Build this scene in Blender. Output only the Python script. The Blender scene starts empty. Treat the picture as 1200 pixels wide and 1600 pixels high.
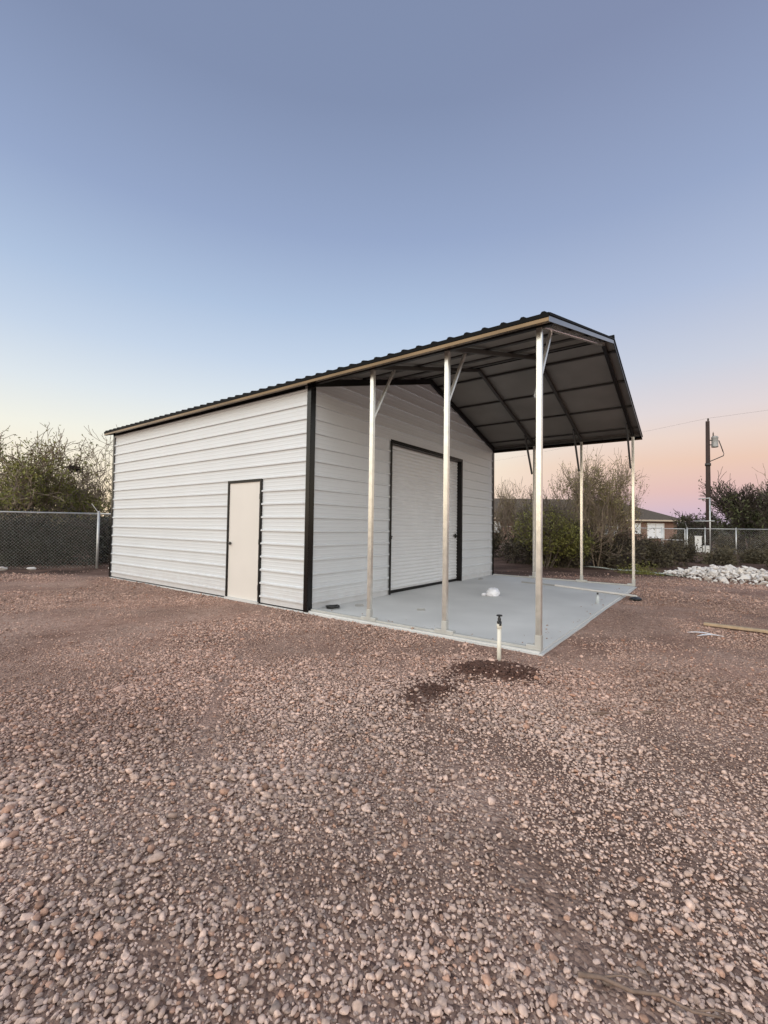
import bpy, math, random
import numpy as np
from mathutils import Matrix, Vector
R = math.radians
S = bpy.context.scene
COL = S.collection
rng = np.random.default_rng(7)
random.seed(7)

# ------------------------------------------------------------------ camera
CAM = np.array([-4.9839, -5.1906, 1.3464])
cd = bpy.data.cameras.new('camera')
cam = bpy.data.objects.new('camera', cd); COL.objects.link(cam)
cd.sensor_fit = 'VERTICAL'; cd.sensor_height = 36.0; cd.lens = 36.0*695.134/1600
cd.clip_start = 0.05; cd.clip_end = 3000
cam.matrix_world = (Matrix.Translation(Vector(CAM)) @ Matrix.Rotation(-0.9322, 4, 'Z')
                    @ Matrix.Rotation(math.pi/2+0.0332, 4, 'X') @ Matrix.Rotation(0.0142, 4, 'Z'))
S.camera = cam
FW = np.array([0.803, 0.596]); RT = np.array([0.596, -0.803])   # horizontal view axes, used for tree spread only

# ------------------------------------------------------------------ exposure
S.view_settings.view_transform = 'Standard'
S.view_settings.look = 'None'
S.view_settings.exposure = 0.0
S.view_settings.gamma = 1.0
S.view_settings.use_curve_mapping = False

# ------------------------------------------------------------------ sky (dusk: glow in the west, pink belt in the east)
def lin(r, g, b):
    f = lambda v: v/255/12.92 if v/255 <= .04045 else ((v/255+.055)/1.055)**2.4
    return (f(r), f(g), f(b), 1)
SUN_AZ = np.array([-0.995, 0.10])
GLOW_AZ = np.array([-0.999, -0.03])
SUN_EL = R(9)
w = bpy.data.worlds.new('World'); S.world = w; w.use_nodes = True
nt = w.node_tree; N = nt.nodes; L = nt.links
for n in list(N): N.remove(n)
def node(tp, **kw):
    n = N.new(tp)
    for k, v in kw.items(): setattr(n, k, v)
    return n
def mth(op, a, b=None, clamp=False):
    n = node('ShaderNodeMath', operation=op, use_clamp=clamp)
    for i, v in enumerate((a, b)):
        if v is None: continue
        if isinstance(v, (int, float)): n.inputs[i].default_value = v
        else: L.new(v, n.inputs[i])
    return n.outputs[0]
tc = node('ShaderNodeTexCoord'); sp = node('ShaderNodeSeparateXYZ'); L.new(tc.outputs['Generated'], sp.inputs[0])
X, Y, Z = sp.outputs
hl = mth('SQRT', mth('ADD', mth('ADD', mth('MULTIPLY', X, X), mth('MULTIPLY', Y, Y)), 1e-5))
az = mth('DIVIDE', mth('ADD', mth('MULTIPLY', X, float(SUN_AZ[0])), mth('MULTIPLY', Y, float(SUN_AZ[1]))), hl)
ag = mth('DIVIDE', mth('ADD', mth('MULTIPLY', X, float(GLOW_AZ[0])), mth('MULTIPLY', Y, float(GLOW_AZ[1]))), hl)
def ramp(stops):
    n = node('ShaderNodeValToRGB'); cr = n.color_ramp; cr.interpolation = 'LINEAR'
    while len(cr.elements) < len(stops): cr.elements.new(0.5)
    for e, (p, c) in zip(cr.elements, stops): e.position = p; e.color = c
    L.new(Z, n.inputs[0]); return n.outputs[0]
east = ramp([(0, lin(184,176,202)), (.035, lin(205,182,202)), (.075, lin(221,184,185)), (.13, lin(231,195,178)), (.175, lin(231,207,197)),
             (.22, lin(222,210,212)), (.30, lin(200,204,219)), (.42, lin(173,186,214)), (.55, lin(149,164,197)), (.72, lin(129,140,172)), (1, lin(122,133,162))])
north = ramp([(0, lin(250,224,188)), (.05, lin(252,231,200)), (.11, lin(249,238,217)), (.175, lin(241,240,229)), (.25, lin(221,229,235)),
              (.34, lin(196,211,231)), (.43, lin(174,193,221)), (.55, lin(149,166,200)), (.7, lin(128,142,174)), (1, lin(122,133,162))])
west = ramp([(0, (1.3,1.0,.65,1)), (.08, (1.65,1.44,1.12,1)), (.2, (1.9,1.82,1.62,1)), (.4, (2.05,2.1,2.08,1)), (.65, (1.75,1.85,1.95,1)), (1, (.42,.46,.56,1))])
def mr(lo, hi, src=None):
    n = node('ShaderNodeMapRange', interpolation_type='SMOOTHSTEP')
    n.inputs['From Min'].default_value = lo; n.inputs['From Max'].default_value = hi
    L.new(src or az, n.inputs['Value']); return n.outputs[0]
def mixc(f, a, b):
    n = node('ShaderNodeMix', data_type='RGBA'); L.new(f, n.inputs[0]); L.new(a, n.inputs[6]); L.new(b, n.inputs[7]); return n.outputs[2]
skyc = mixc(mr(-.22, .45, ag), mixc(mr(-1.02, -.78), east, north), west)
bg = node('ShaderNodeBackground'); bg.inputs[1].default_value = 1.0; L.new(skyc, bg.inputs[0])
sky = node('ShaderNodeTexSky', sky_type='NISHITA', sun_disc=False)
sky.sun_elevation = R(2); sky.sun_rotation = math.atan2(GLOW_AZ[0], GLOW_AZ[1])
bg2 = node('ShaderNodeBackground'); bg2.inputs[1].default_value = 0.02; L.new(sky.outputs[0], bg2.inputs[0])
addn = node('ShaderNodeAddShader'); L.new(bg.outputs[0], addn.inputs[0]); L.new(bg2.outputs[0], addn.inputs[1])
wo = node('ShaderNodeOutputWorld'); L.new(addn.outputs[0], wo.inputs[0])

# ------------------------------------------------------------------ afterglow of the sun that has just set
sd = bpy.data.lights.new('sun', 'SUN'); sd.energy = 0.5; sd.angle = R(40); sd.color = (1, .92, .78)
so = bpy.data.objects.new('sun', sd); COL.objects.link(so)
dv = -Vector((GLOW_AZ[0]*math.cos(SUN_EL), GLOW_AZ[1]*math.cos(SUN_EL), math.sin(SUN_EL)))
so.rotation_euler = dv.to_track_quat('-Z', 'Y').to_euler(); so.location = (-30, 12, 12)

# ------------------------------------------------------------------ noise for heights and patches
_T = np.random.default_rng(3).random((256, 256))
def vnoise(x, y):
    x = np.asarray(x, float); y = np.asarray(y, float)
    xi = np.floor(x).astype(int); yi = np.floor(y).astype(int); fx = x-xi; fy = y-yi
    fx = fx*fx*(3-2*fx); fy = fy*fy*(3-2*fy)
    g = lambda a, b: _T[a % 256, b % 256]
    return (g(xi, yi)*(1-fx)+g(xi+1, yi)*fx)*(1-fy)+(g(xi, yi+1)*(1-fx)+g(xi+1, yi+1)*fx)*fy
def fbm(x, y, o=3):
    s = 0; a = .5; t = 0
    for i in range(o):
        s = s+a*vnoise(x*2**i+17*i, y*2**i+31*i); t += a; a *= .5
    return s/t
def sstep(a, b, x):
    t = np.clip((x-a)/(b-a), 0, 1); return t*t*(3-2*t)
def mound(x, y):       # dug soil round the standpipe, two lobes, in plan
    u = (x+1.02)*.8-(y+3.42)*.6; v = (x+1.02)*.6+(y+3.42)*.8
    a = np.exp(-(((x+.86)*.5-(y+3.50)*.866)/.42)**2-(((x+.86)*.866+(y+3.50)*.5)/.32)**2)
    b = np.exp(-((x+1.75)/.45)**2-((y+3.28)/.26)**2)
    return a, b
def in_slab(x, y, m=0.0):
    return (x > -m) & (x < 7.36+m) & (y > -3.70-m) & (y < 7.20+m)
def gz(x, y):
    x = np.asarray(x, float); y = np.asarray(y, float)
    r = np.hypot(x-CAM[0], y-CAM[1])
    h = -.04+.05*(fbm(x*.55+5, y*.55+9, 3)-.5)+.012*(vnoise(x*5, y*5)-.5)
    a, b = mound(x, y); h = h+.06*a+.025*b
    far = sstep(13, 40, r); h = h+far*(.35*(fbm(x*.06, y*.06, 2)-.5))
    d = np.maximum(np.maximum(-x, x-7.36), np.maximum(-3.70-y, y-7.2))
    h = np.where(d < .5, np.minimum(h, -.027-.03*np.clip(d, 0, .5)), h)
    return np.where(in_slab(x, y, -.4), -.2, h)
def pad(x, y):         # 1 where the gravel pad ends and bare dirt begins
    x = np.asarray(x, float); y = np.asarray(y, float)
    e = (x*.803+y*.596)-(CAM[0]*.803+CAM[1]*.596)
    s = (x*.596-y*.803)-(CAM[0]*.596-CAM[1]*.803)
    lim = 12.2+.6*(fbm(x*.4, y*.4, 2)-.5)+np.where(s < 0, -.6, .8)
    return sstep(-.7, .7, e-lim)

# ------------------------------------------------------------------ materials
def mat(name, col, rough=.6, metal=0, var=.12, scale=6, bump=0, bscale=40, ior=1.5, col2=None, detail=4, spec=None):
    m = bpy.data.materials.new(name); m.use_nodes = True
    t = m.node_tree; b = t.nodes['Principled BSDF']
    b.inputs['Roughness'].default_value = rough; b.inputs['Metallic'].default_value = metal; b.inputs['IOR'].default_value = ior
    if spec is not None: b.inputs['Specular IOR Level'].default_value = spec
    co = t.nodes.new('ShaderNodeTexCoord')
    nz = t.nodes.new('ShaderNodeTexNoise'); nz.inputs['Scale'].default_value = scale; nz.inputs['Detail'].default_value = detail
    t.links.new(co.outputs['Object'], nz.inputs['Vector'])
    cr = t.nodes.new('ShaderNodeValToRGB')
    c = np.array(col); c2 = np.array(col2) if col2 else c*(1+var)
    c1 = c if col2 else c*(1-var)
    cr.color_ramp.elements[0].position = .3; cr.color_ramp.elements[1].position = .7
    cr.color_ramp.elements[0].color = (*c1, 1); cr.color_ramp.elements[1].color = (*np.clip(c2, 0, 1), 1)
    t.links.new(nz.outputs['Fac'], cr.inputs[0]); t.links.new(cr.outputs[0], b.inputs['Base Color'])
    rm = t.nodes.new('ShaderNodeMapRange'); rm.inputs['To Min'].default_value = rough*.85; rm.inputs['To Max'].default_value = min(1, rough*1.2)
    t.links.new(nz.outputs['Fac'], rm.inputs['Value']); t.links.new(rm.outputs[0], b.inputs['Roughness'])
    if bump:
        n2 = t.nodes.new('ShaderNodeTexNoise'); n2.inputs['Scale'].default_value = bscale; n2.inputs['Detail'].default_value = 5
        t.links.new(co.outputs['Object'], n2.inputs['Vector'])
        bp = t.nodes.new('ShaderNodeBump'); bp.inputs['Strength'].default_value = bump; bp.inputs['Distance'].default_value = .02
        t.links.new(n2.outputs['Fac'], bp.inputs['Height']); t.links.new(bp.outputs[0], b.inputs['Normal'])
    return m
WHITE = mat('white_panel', (.65,.668,.685), 0.40, var=.02, scale=1.3, bump=.10, bscale=2.5)
def foot_dust_shade(m):          # dusty stain that also paints contact darkening on the foot of the walls
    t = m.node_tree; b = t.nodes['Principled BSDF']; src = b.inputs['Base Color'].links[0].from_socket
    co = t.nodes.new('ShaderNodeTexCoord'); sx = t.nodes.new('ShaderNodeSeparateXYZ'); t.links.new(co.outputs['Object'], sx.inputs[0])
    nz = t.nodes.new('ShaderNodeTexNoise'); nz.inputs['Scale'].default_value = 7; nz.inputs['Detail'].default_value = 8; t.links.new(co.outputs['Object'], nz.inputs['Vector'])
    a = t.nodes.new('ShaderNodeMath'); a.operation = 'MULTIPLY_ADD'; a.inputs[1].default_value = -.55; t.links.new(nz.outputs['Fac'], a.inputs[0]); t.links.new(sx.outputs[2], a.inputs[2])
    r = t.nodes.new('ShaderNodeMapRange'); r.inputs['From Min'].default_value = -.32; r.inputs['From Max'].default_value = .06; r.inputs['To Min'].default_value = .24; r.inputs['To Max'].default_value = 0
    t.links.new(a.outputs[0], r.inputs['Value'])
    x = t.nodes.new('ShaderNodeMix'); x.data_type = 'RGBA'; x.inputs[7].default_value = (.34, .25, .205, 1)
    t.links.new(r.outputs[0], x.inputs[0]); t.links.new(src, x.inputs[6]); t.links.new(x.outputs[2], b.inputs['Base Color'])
foot_dust_shade(WHITE)
DOORW = mat('cream_door', (.71,.67,.625), .45, var=.02, scale=2)
CURT = mat('door_curtain', (.72,.725,.735), .42, var=.03, scale=2)
BLACK = mat('black_trim', (.010,.009,.009), .3, var=.3, scale=3, ior=1.45, spec=.25)
CORNER = mat('glossy_black_trim', (.008,.007,.007), .2, var=.3, scale=3, ior=1.5, spec=.35)
STEELM = mat('mid_steel', (.27,.27,.28), .3, metal=.8, var=.1, scale=5)
RAIL = mat('base_rail_zinc', (.50,.50,.475), .5, metal=.25, var=.08, scale=6)
TWIG = mat('dry_twig', (.21,.145,.112), .9, var=.3, scale=30)
EAVE = mat('tan_glow_trim', (.15,.10,.058), .22, metal=.9, var=.25, scale=1.1)  # tan of the reflected horizon glow is put into the trim colour
ROOFB = mat('black_roof', (.008,.008,.008), .6, var=.2, scale=3, ior=1.35, spec=.12)
UNDER = mat('roof_underside', (.22,.207,.185), .5, metal=.2, var=.15, scale=1.2)
STEELD = mat('dull_steel', (.085,.08,.075), .5, metal=.7, var=.15, scale=8)
GALV = mat('galvanised', (.74,.72,.665), .2, metal=.65, var=.1, scale=14, bump=.05, bscale=60)
GALVF = mat('galvanised_fence', (.56,.56,.55), .45, metal=.6, var=.12, scale=9)
CONC = mat('concrete', (.60,.595,.58), .7, var=.10, scale=.9, bump=.15, bscale=50, detail=8)
PVC = mat('white_pvc', (.78,.74,.64), .4, var=.04)
BLKP = mat('black_plastic', (.015,.015,.015), .4, var=.2)
BAGM = mat('white_film', (.82,.82,.86), .35, var=.04, bump=.3, bscale=20)
WOOD = mat('pale_lumber', (.46,.34,.22), .7, var=.18, scale=10, bump=.2, bscale=60)
POLEW = mat('pole_wood', (.042,.024,.019), .8, var=.25, scale=5, bump=.3, bscale=30)
TRANS = mat('grey_paint', (.34,.335,.32), .45, var=.08)
BARK = mat('twig_bark', (.135,.105,.08), .9, var=.3, scale=8)
BARKD = mat('dark_bark', (.07,.053,.042), .9, var=.3, scale=8)
BARKL = mat('pale_bark', (.27,.205,.15), .9, var=.25, scale=8)
LEAFG = mat('spring_leaf', (.135,.14,.03), .7, col2=(.25,.235,.06), scale=1.2)
LEAFD = mat('dark_leaf', (.04,.042,.022), .75, col2=(.075,.075,.035), scale=1.5)
LEAFH = mat('sage_leaf', (.022,.022,.016), .8, col2=(.045,.045,.028), scale=1.5)
LEAFJ = mat('juniper_leaf', (.05,.058,.022), .75, col2=(.10,.105,.04), scale=1.2)
LEAFB = mat('dry_brush', (.062,.050,.030), .85, col2=(.12,.098,.055), scale=1.5)
LEAFY = mat('bud_leaf', (.19,.165,.06), .8, col2=(.29,.245,.11), scale=1.2)
BRICK = mat('brick', (.23,.135,.10), .85, var=.2, scale=9)
SHING = mat('shingle', (.095,.074,.056), .9, var=.18, scale=5, bump=.3, bscale=12)
FASC = mat('house_fascia', (.55,.45,.35), .6, var=.05)
WINW = mat('white_blind', (.85,.86,.88), .3, var=.05, scale=3)
WFRM = mat('window_frame', (.75,.73,.70), .5, var=.05)
CHALK = mat('pale_stone', (.74,.69,.64), .85, var=.24, scale=9, bump=.4, bscale=14)
HOSE = mat('pale_hose', (.62,.68,.62), .5, var=.06)
SOIL = mat('dug_soil', (.11,.055,.039), .95, var=.35, scale=14, bump=.8, bscale=45)
GLASSB = mat('clear_bottle', (.50,.54,.55), .15, var=.1)
FARV = mat('far_scrub', (.085,.082,.075), .95, var=.2, scale=.3)

# ground: soil with small stones; 'soil' = bare earth, 'pad' = beyond the pad
def ground_mat():
    m = bpy.data.materials.new('gravel_ground'); m.use_nodes = True
    t = m.node_tree; b = t.nodes['Principled BSDF']; b.inputs['Roughness'].default_value = .95
    b.inputs['Specular IOR Level'].default_value = .15
    n_ = lambda tp: t.nodes.new(tp)
    co = n_('ShaderNodeTexCoord')
    def noise(s, d=4):
        n = n_('ShaderNodeTexNoise'); n.inputs['Scale'].default_value = s; n.inputs['Detail'].default_value = d
        t.links.new(co.outputs['Object'], n.inputs['Vector']); return n.outputs['Fac']
    def vor(s):
        n = n_('ShaderNodeTexVoronoi'); n.inputs['Scale'].default_value = s; t.links.new(co.outputs['Object'], n.inputs['Vector']); return n
    def rmp(f, stops):
        n = n_('ShaderNodeValToRGB')
        while len(n.color_ramp.elements) < len(stops): n.color_ramp.elements.new(.5)
        for e, (p, c) in zip(n.color_ramp.elements, stops): e.position = p; e.color = (*c, 1)
        t.links.new(f, n.inputs[0]); return n.outputs[0]
    def mix(f, a, c):
        n = n_('ShaderNodeMix'); n.data_type = 'RGBA'; t.links.new(f, n.inputs[0]); t.links.new(a, n.inputs[6]); t.links.new(c, n.inputs[7]); return n.outputs[2]
    v = vor(55); v2 = vor(110)
    sx = n_('ShaderNodeSeparateColor'); t.links.new(v.outputs['Color'], sx.inputs[0])
    stones = rmp(sx.outputs[0], [(0, (.22,.14,.11)), (.4, (.36,.24,.19)), (.75, (.46,.32,.26)), (1, (.60,.45,.37))])
    soil_a = rmp(noise(9, 8), [(.3, (.24,.138,.103)), (.5, (.36,.222,.172)), (.72, (.44,.288,.23))])
    soil_gap_shade = rmp(noise(30, 8), [(.3, (.075,.048,.038)), (.5, (.145,.096,.076)), (.72, (.26,.178,.143))])  # near soil, colour darkened to paint the shade in gaps between stones
    at = n_('ShaderNodeAttribute'); at.attribute_name = 'zone'
    sa = n_('ShaderNodeSeparateColor'); t.links.new(at.outputs['Color'], sa.inputs[0])
    soil = mix(sa.outputs[2], soil_gap_shade, soil_a)
    fac = rmp(noise(1.1, 5), [(.42, (.75,)*3), (.62, (.15,)*3)])
    base = mix(fac, soil, stones)
    dirt = rmp(noise(.9, 9), [(.3, (.055,.034,.026)), (.48, (.105,.064,.049)), (.72, (.20,.125,.098))])
    dug = rmp(noise(16, 6), [(.3, (.07,.034,.024)), (.7, (.15,.078,.056))])
    tn = n_('ShaderNodeMix'); tn.data_type = 'RGBA'; tn.blend_type = 'MULTIPLY'; tn.inputs[0].default_value = 1
    t.links.new(base, tn.inputs[6]); t.links.new(rmp(noise(.8, 6), [(.32, (.70,.66,.64)), (.6, (1.1,1.1,1.1))]), tn.inputs[7]); base = tn.outputs[2]
    c1 = mix(sa.outputs[0], base, dirt); c2 = mix(sa.outputs[1], c1, dug)
    t.links.new(c2, b.inputs['Base Color'])
    bp = n_('ShaderNodeBump'); bp.inputs['Strength'].default_value = .9; bp.inputs['Distance'].default_value = .015; bp.invert = True
    t.links.new(v.outputs['Distance'], bp.inputs['Height'])
    bp2 = n_('ShaderNodeBump'); bp2.inputs['Strength'].default_value = .8; bp2.inputs['Distance'].default_value = .03
    t.links.new(noise(24, 8), bp2.inputs['Height']); t.links.new(bp.outputs[0], bp2.inputs['Normal'])
    t.links.new(bp2.outputs[0], b.inputs['Normal'])
    return m
GROUND = ground_mat()
def stone_mat():
    m = bpy.data.materials.new('gravel_stone'); m.use_nodes = True
    t = m.node_tree; b = t.nodes['Principled BSDF']; b.inputs['Roughness'].default_value = .85
    b.inputs['Specular IOR Level'].default_value = .2
    at = t.nodes.new('ShaderNodeAttribute'); at.attribute_name = 'tone'
    co = t.nodes.new('ShaderNodeTexCoord'); nz = t.nodes.new('ShaderNodeTexNoise'); nz.inputs['Scale'].default_value = 70; nz.inputs['Detail'].default_value = 5
    t.links.new(co.outputs['Object'], nz.inputs['Vector'])
    mr_ = t.nodes.new('ShaderNodeMapRange'); mr_.inputs['From Min'].default_value = .3; mr_.inputs['From Max'].default_value = .7
    mr_.inputs['To Min'].default_value = .72; mr_.inputs['To Max'].default_value = 1.18; t.links.new(nz.outputs['Fac'], mr_.inputs['Value'])
    mx = t.nodes.new('ShaderNodeVectorMath'); mx.operation = 'SCALE'
    t.links.new(at.outputs['Color'], mx.inputs[0]); t.links.new(mr_.outputs[0], mx.inputs['Scale'])
    t.links.new(mx.outputs[0], b.inputs['Base Color'])
    bp = t.nodes.new('ShaderNodeBump'); bp.inputs['Strength'].default_value = .35; bp.inputs['Distance'].default_value = .006
    t.links.new(nz.outputs['Fac'], bp.inputs['Height']); t.links.new(bp.outputs[0], b.inputs['Normal'])
    return m
STONE = stone_mat()

# ------------------------------------------------------------------ mesh helpers
class MB:
    def __init__(s): s.v = []; s.f = []; s.m = []; s.sm = []
    def add(s, vs, fs, mi=0, smooth=False):
        o = len(s.v); s.v += [tuple(map(float, v)) for v in vs]
        s.f += [tuple(i+o for i in f) for f in fs]; s.m += [mi]*len(fs); s.sm += [smooth]*len(fs); return s
    def box(s, a, b, mi=0):
        x0, y0, z0 = np.minimum(a, b); x1, y1, z1 = np.maximum(a, b)
        return s.add([(x0,y0,z0),(x1,y0,z0),(x1,y1,z0),(x0,y1,z0),(x0,y0,z1),(x1,y0,z1),(x1,y1,z1),(x0,y1,z1)],
                     [(0,3,2,1),(4,5,6,7),(0,1,5,4),(1,2,6,5),(2,3,7,6),(3,0,4,7)], mi)
    def bar(s, p, q, wd, hd=None, up=(0,0,1), mi=0):       # square tube from p to q with softened corners
        hd = hd or wd; p = np.array(p, float); q = np.array(q, float); d = q-p; d /= np.linalg.norm(d)
        up = np.array(up, float)
        if abs(d@up) > .98: up = np.array((0., 1, 0))
        a = np.cross(d, up); a /= np.linalg.norm(a); b = np.cross(a, d)
        c = min(wd, hd)*.12; x, y = wd/2, hd/2
        pr = [(-x+c,-y),(x-c,-y),(x,-y+c),(x,y-c),(x-c,y),(-x+c,y),(-x,y-c),(-x,-y+c)]
        vs = [p+a*u+b*v for u, v in pr]+[q+a*u+b*v for u, v in pr]
        fs = [(i, (i+1) % 8, 8+(i+1) % 8, 8+i) for i in range(8)]+[tuple(range(7, -1, -1)), tuple(range(8, 16))]
        return s.add(vs, fs, mi)
    def tube(s, pts, rad, n=8, mi=0, cap=True, smooth=True):
        P = [np.array(p, float) for p in pts]; k = len(P)
        rad = [rad]*k if isinstance(rad, (int, float)) else rad
        vs = []; ref = None
        for i in range(k):
            d = P[min(i+1, k-1)]-P[max(i-1, 0)]; d = d/(np.linalg.norm(d)+1e-12)
            if ref is None: ref = np.array((0, 0, 1.)) if abs(d[2]) < .9 else np.array((1., 0, 0))
            a = np.cross(d, ref); a /= np.linalg.norm(a)+1e-12; b = np.cross(d, a); ref = np.cross(a, d)
            for j in range(n):
                t = 2*math.pi*j/n; vs.append(P[i]+rad[i]*(a*math.cos(t)+b*math.sin(t)))
        fs = [(i*n+j, i*n+(j+1) % n, (i+1)*n+(j+1) % n, (i+1)*n+j) for i in range(k-1) for j in range(n)]
        if cap: fs += [tuple(range(n-1, -1, -1)), tuple(range((k-1)*n, k*n))]
        return s.add(vs, fs, mi, smooth)
    def lathe(s, prof, c, n=16, mi=0):
        vs = [(c[0]+r*math.cos(2*math.pi*j/n), c[1]+r*math.sin(2*math.pi*j/n), c[2]+z) for r, z in prof for j in range(n)]
        k = len(prof)
        fs = [(i*n+j, i*n+(j+1) % n, (i+1)*n+(j+1) % n, (i+1)*n+j) for i in range(k-1) for j in range(n)]
        fs += [tuple(range(n-1, -1, -1)), tuple(range((k-1)*n, k*n))]
        return s.add(vs, fs, mi, True)
    def build(s, name, mats, parent=None):
        if not isinstance(mats, (list, tuple)): mats = [mats]
        me = bpy.data.meshes.new(name); me.from_pydata(s.v, [], s.f); me.update()
        for m in mats: me.materials.append(m)
        me.polygons.foreach_set('material_index', s.m); me.polygons.foreach_set('use_smooth', s.sm)
        o = bpy.data.objects.new(name, me); COL.objects.link(o)
        if parent: o.parent = parent; o.matrix_parent_inverse = Matrix.Translation(-parent.location)
        return o
def npmesh(name, V, F, m, smooth=True, attr=None, parent=None):
    me = bpy.data.meshes.new(name); V = np.asarray(V, np.float32); F = np.asarray(F, np.int32); k = F.shape[1]
    me.vertices.add(len(V)); me.vertices.foreach_set('co', V.ravel())
    me.loops.add(F.size); me.loops.foreach_set('vertex_index', F.ravel())
    me.polygons.add(len(F)); me.polygons.foreach_set('loop_start', np.arange(0, F.size, k, dtype=np.int32))
    me.polygons.foreach_set('use_smooth', np.full(len(F), smooth))
    me.update(calc_edges=True); me.materials.append(m)
    if attr:
        a = me.color_attributes.new(attr[0], 'FLOAT_COLOR', 'POINT'); a.data.foreach_set('color', np.asarray(attr[1], np.float32).ravel())
    o = bpy.data.objects.new(name, me); COL.objects.link(o)
    if parent: o.parent = parent; o.matrix_parent_inverse = Matrix.Translation(-parent.location)
    return o
def tag(o, label=None, cat=None, group=None, kind=None):
    if label: o['label'] = label
    if cat: o['category'] = cat
    if group: o['group'] = group
    if kind: o['kind'] = kind
    return o
def thing(name, loc, label, cat, group=None):
    o = bpy.data.objects.new(name, None); COL.objects.link(o); o.location = loc; o.empty_display_size = .2
    return tag(o, label, cat, group)

# ================================================================== ground
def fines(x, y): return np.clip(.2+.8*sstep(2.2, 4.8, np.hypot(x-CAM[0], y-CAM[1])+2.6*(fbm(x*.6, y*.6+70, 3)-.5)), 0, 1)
def build_ground():
    rr = .25*np.exp(np.arange(0, 205)*.0395); na = 400
    th = np.linspace(0, 2*np.pi, na, endpoint=False)
    Rr, Th = np.meshgrid(rr, th, indexing='ij')
    x = CAM[0]+Rr*np.cos(Th); y = CAM[1]+Rr*np.sin(Th)
    x = x.ravel(); y = y.ravel(); z = gz(x, y)
    V = np.c_[x, y, z]; V = np.vstack([V, [CAM[0], CAM[1], float(gz(CAM[0], CAM[1]))]])
    i, j = np.meshgrid(np.arange(len(rr)-1), np.arange(na), indexing='ij'); i = i.ravel(); j = j.ravel(); j2 = (j+1) % na
    F = np.c_[i*na+j, (i+1)*na+j, (i+1)*na+j2, i*na+j2]
    jj = np.arange(na); c = len(V)-1
    F = np.vstack([F, np.c_[np.full(na, c), jj, (jj+1) % na, np.full(na, c)][:, [0, 1, 2, 2]][:0]])
    a, b = mound(V[:, 0], V[:, 1]); n = fbm(V[:, 0]*7, V[:, 1]*7, 3)
    dug = sstep(.28, .62, a+.55*b+.6*(n-.5))
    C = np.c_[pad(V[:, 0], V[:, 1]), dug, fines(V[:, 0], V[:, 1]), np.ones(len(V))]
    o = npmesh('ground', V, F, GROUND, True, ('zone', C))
    tag(o, 'reddish gravel yard and bare dirt round the metal building', None, None, 'structure')
build_ground()

# ------------------------------------------------------------------ gravel: loose stones, nobody could count them
def ico(sub):
    t = (1+5**.5)/2
    v = [np.array(p, float) for p in [(-1,t,0),(1,t,0),(-1,-t,0),(1,-t,0),(0,-1,t),(0,1,t),(0,-1,-t),(0,1,-t),(t,0,-1),(t,0,1),(-t,0,-1),(-t,0,1)]]
    v = [p/np.linalg.norm(p) for p in v]
    f = [(0,11,5),(0,5,1),(0,1,7),(0,7,10),(0,10,11),(1,5,9),(5,11,4),(11,10,2),(10,7,6),(7,1,8),(3,9,4),(3,4,2),(3,2,6),(3,6,8),(3,8,9),(4,9,5),(2,4,11),(6,2,10),(8,6,7),(9,8,1)]
    for _ in range(sub):
        mid = {}; nf = []
        def m(a, b):
            k = (min(a, b), max(a, b))
            if k not in mid:
                p = v[a]+v[b]; v.append(p/np.linalg.norm(p)); mid[k] = len(v)-1
            return mid[k]
        for a, b, c in f:
            x, y, z = m(a, b), m(b, c), m(c, a); nf += [(a,x,z),(b,y,x),(c,z,y),(x,y,z)]
        f = nf
    return np.array(v), np.array(f)
def stone_templates(sub, n, seed, amp=.2):
    g = np.random.default_rng(seed); V, F = ico(sub); out = []
    for _ in range(n):
        P = V.copy()
        for _ in range(5):
            d = g.normal(size=3); d /= np.linalg.norm(d); P *= (1+amp*np.clip(V@d, -1, 1)*g.uniform(-1, 1))[:, None]
        for _ in range(7):              # worn flats
            d = g.normal(size=3); d /= np.linalg.norm(d); h = g.uniform(.42, .8); q = P@d
            P = P-np.outer(np.maximum(q-h, 0)*.85, d)
        P *= 1+amp*.25*g.normal(size=(len(P), 1))
        out.append(P)
    return out, F
def track(x, y):       # faint wheel ruts, curving across the near left
    e = (x-CAM[0])*.803+(y-CAM[1])*.596; q = (x-CAM[0])*.596-(y-CAM[1])*.803
    c = -.62-.33*(e-1.2)+.02*(e-1.2)**2; w_ = .09+.02*np.sin(e*3)
    o = np.exp(-((q-c)/w_)**2)+np.exp(-((q-c-1.25-.1*e)/w_)**2)*.7
    return np.clip(o, 0, 1)*sstep(.30, .55, fbm(x*1.7, y*1.7+9, 3))
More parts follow.
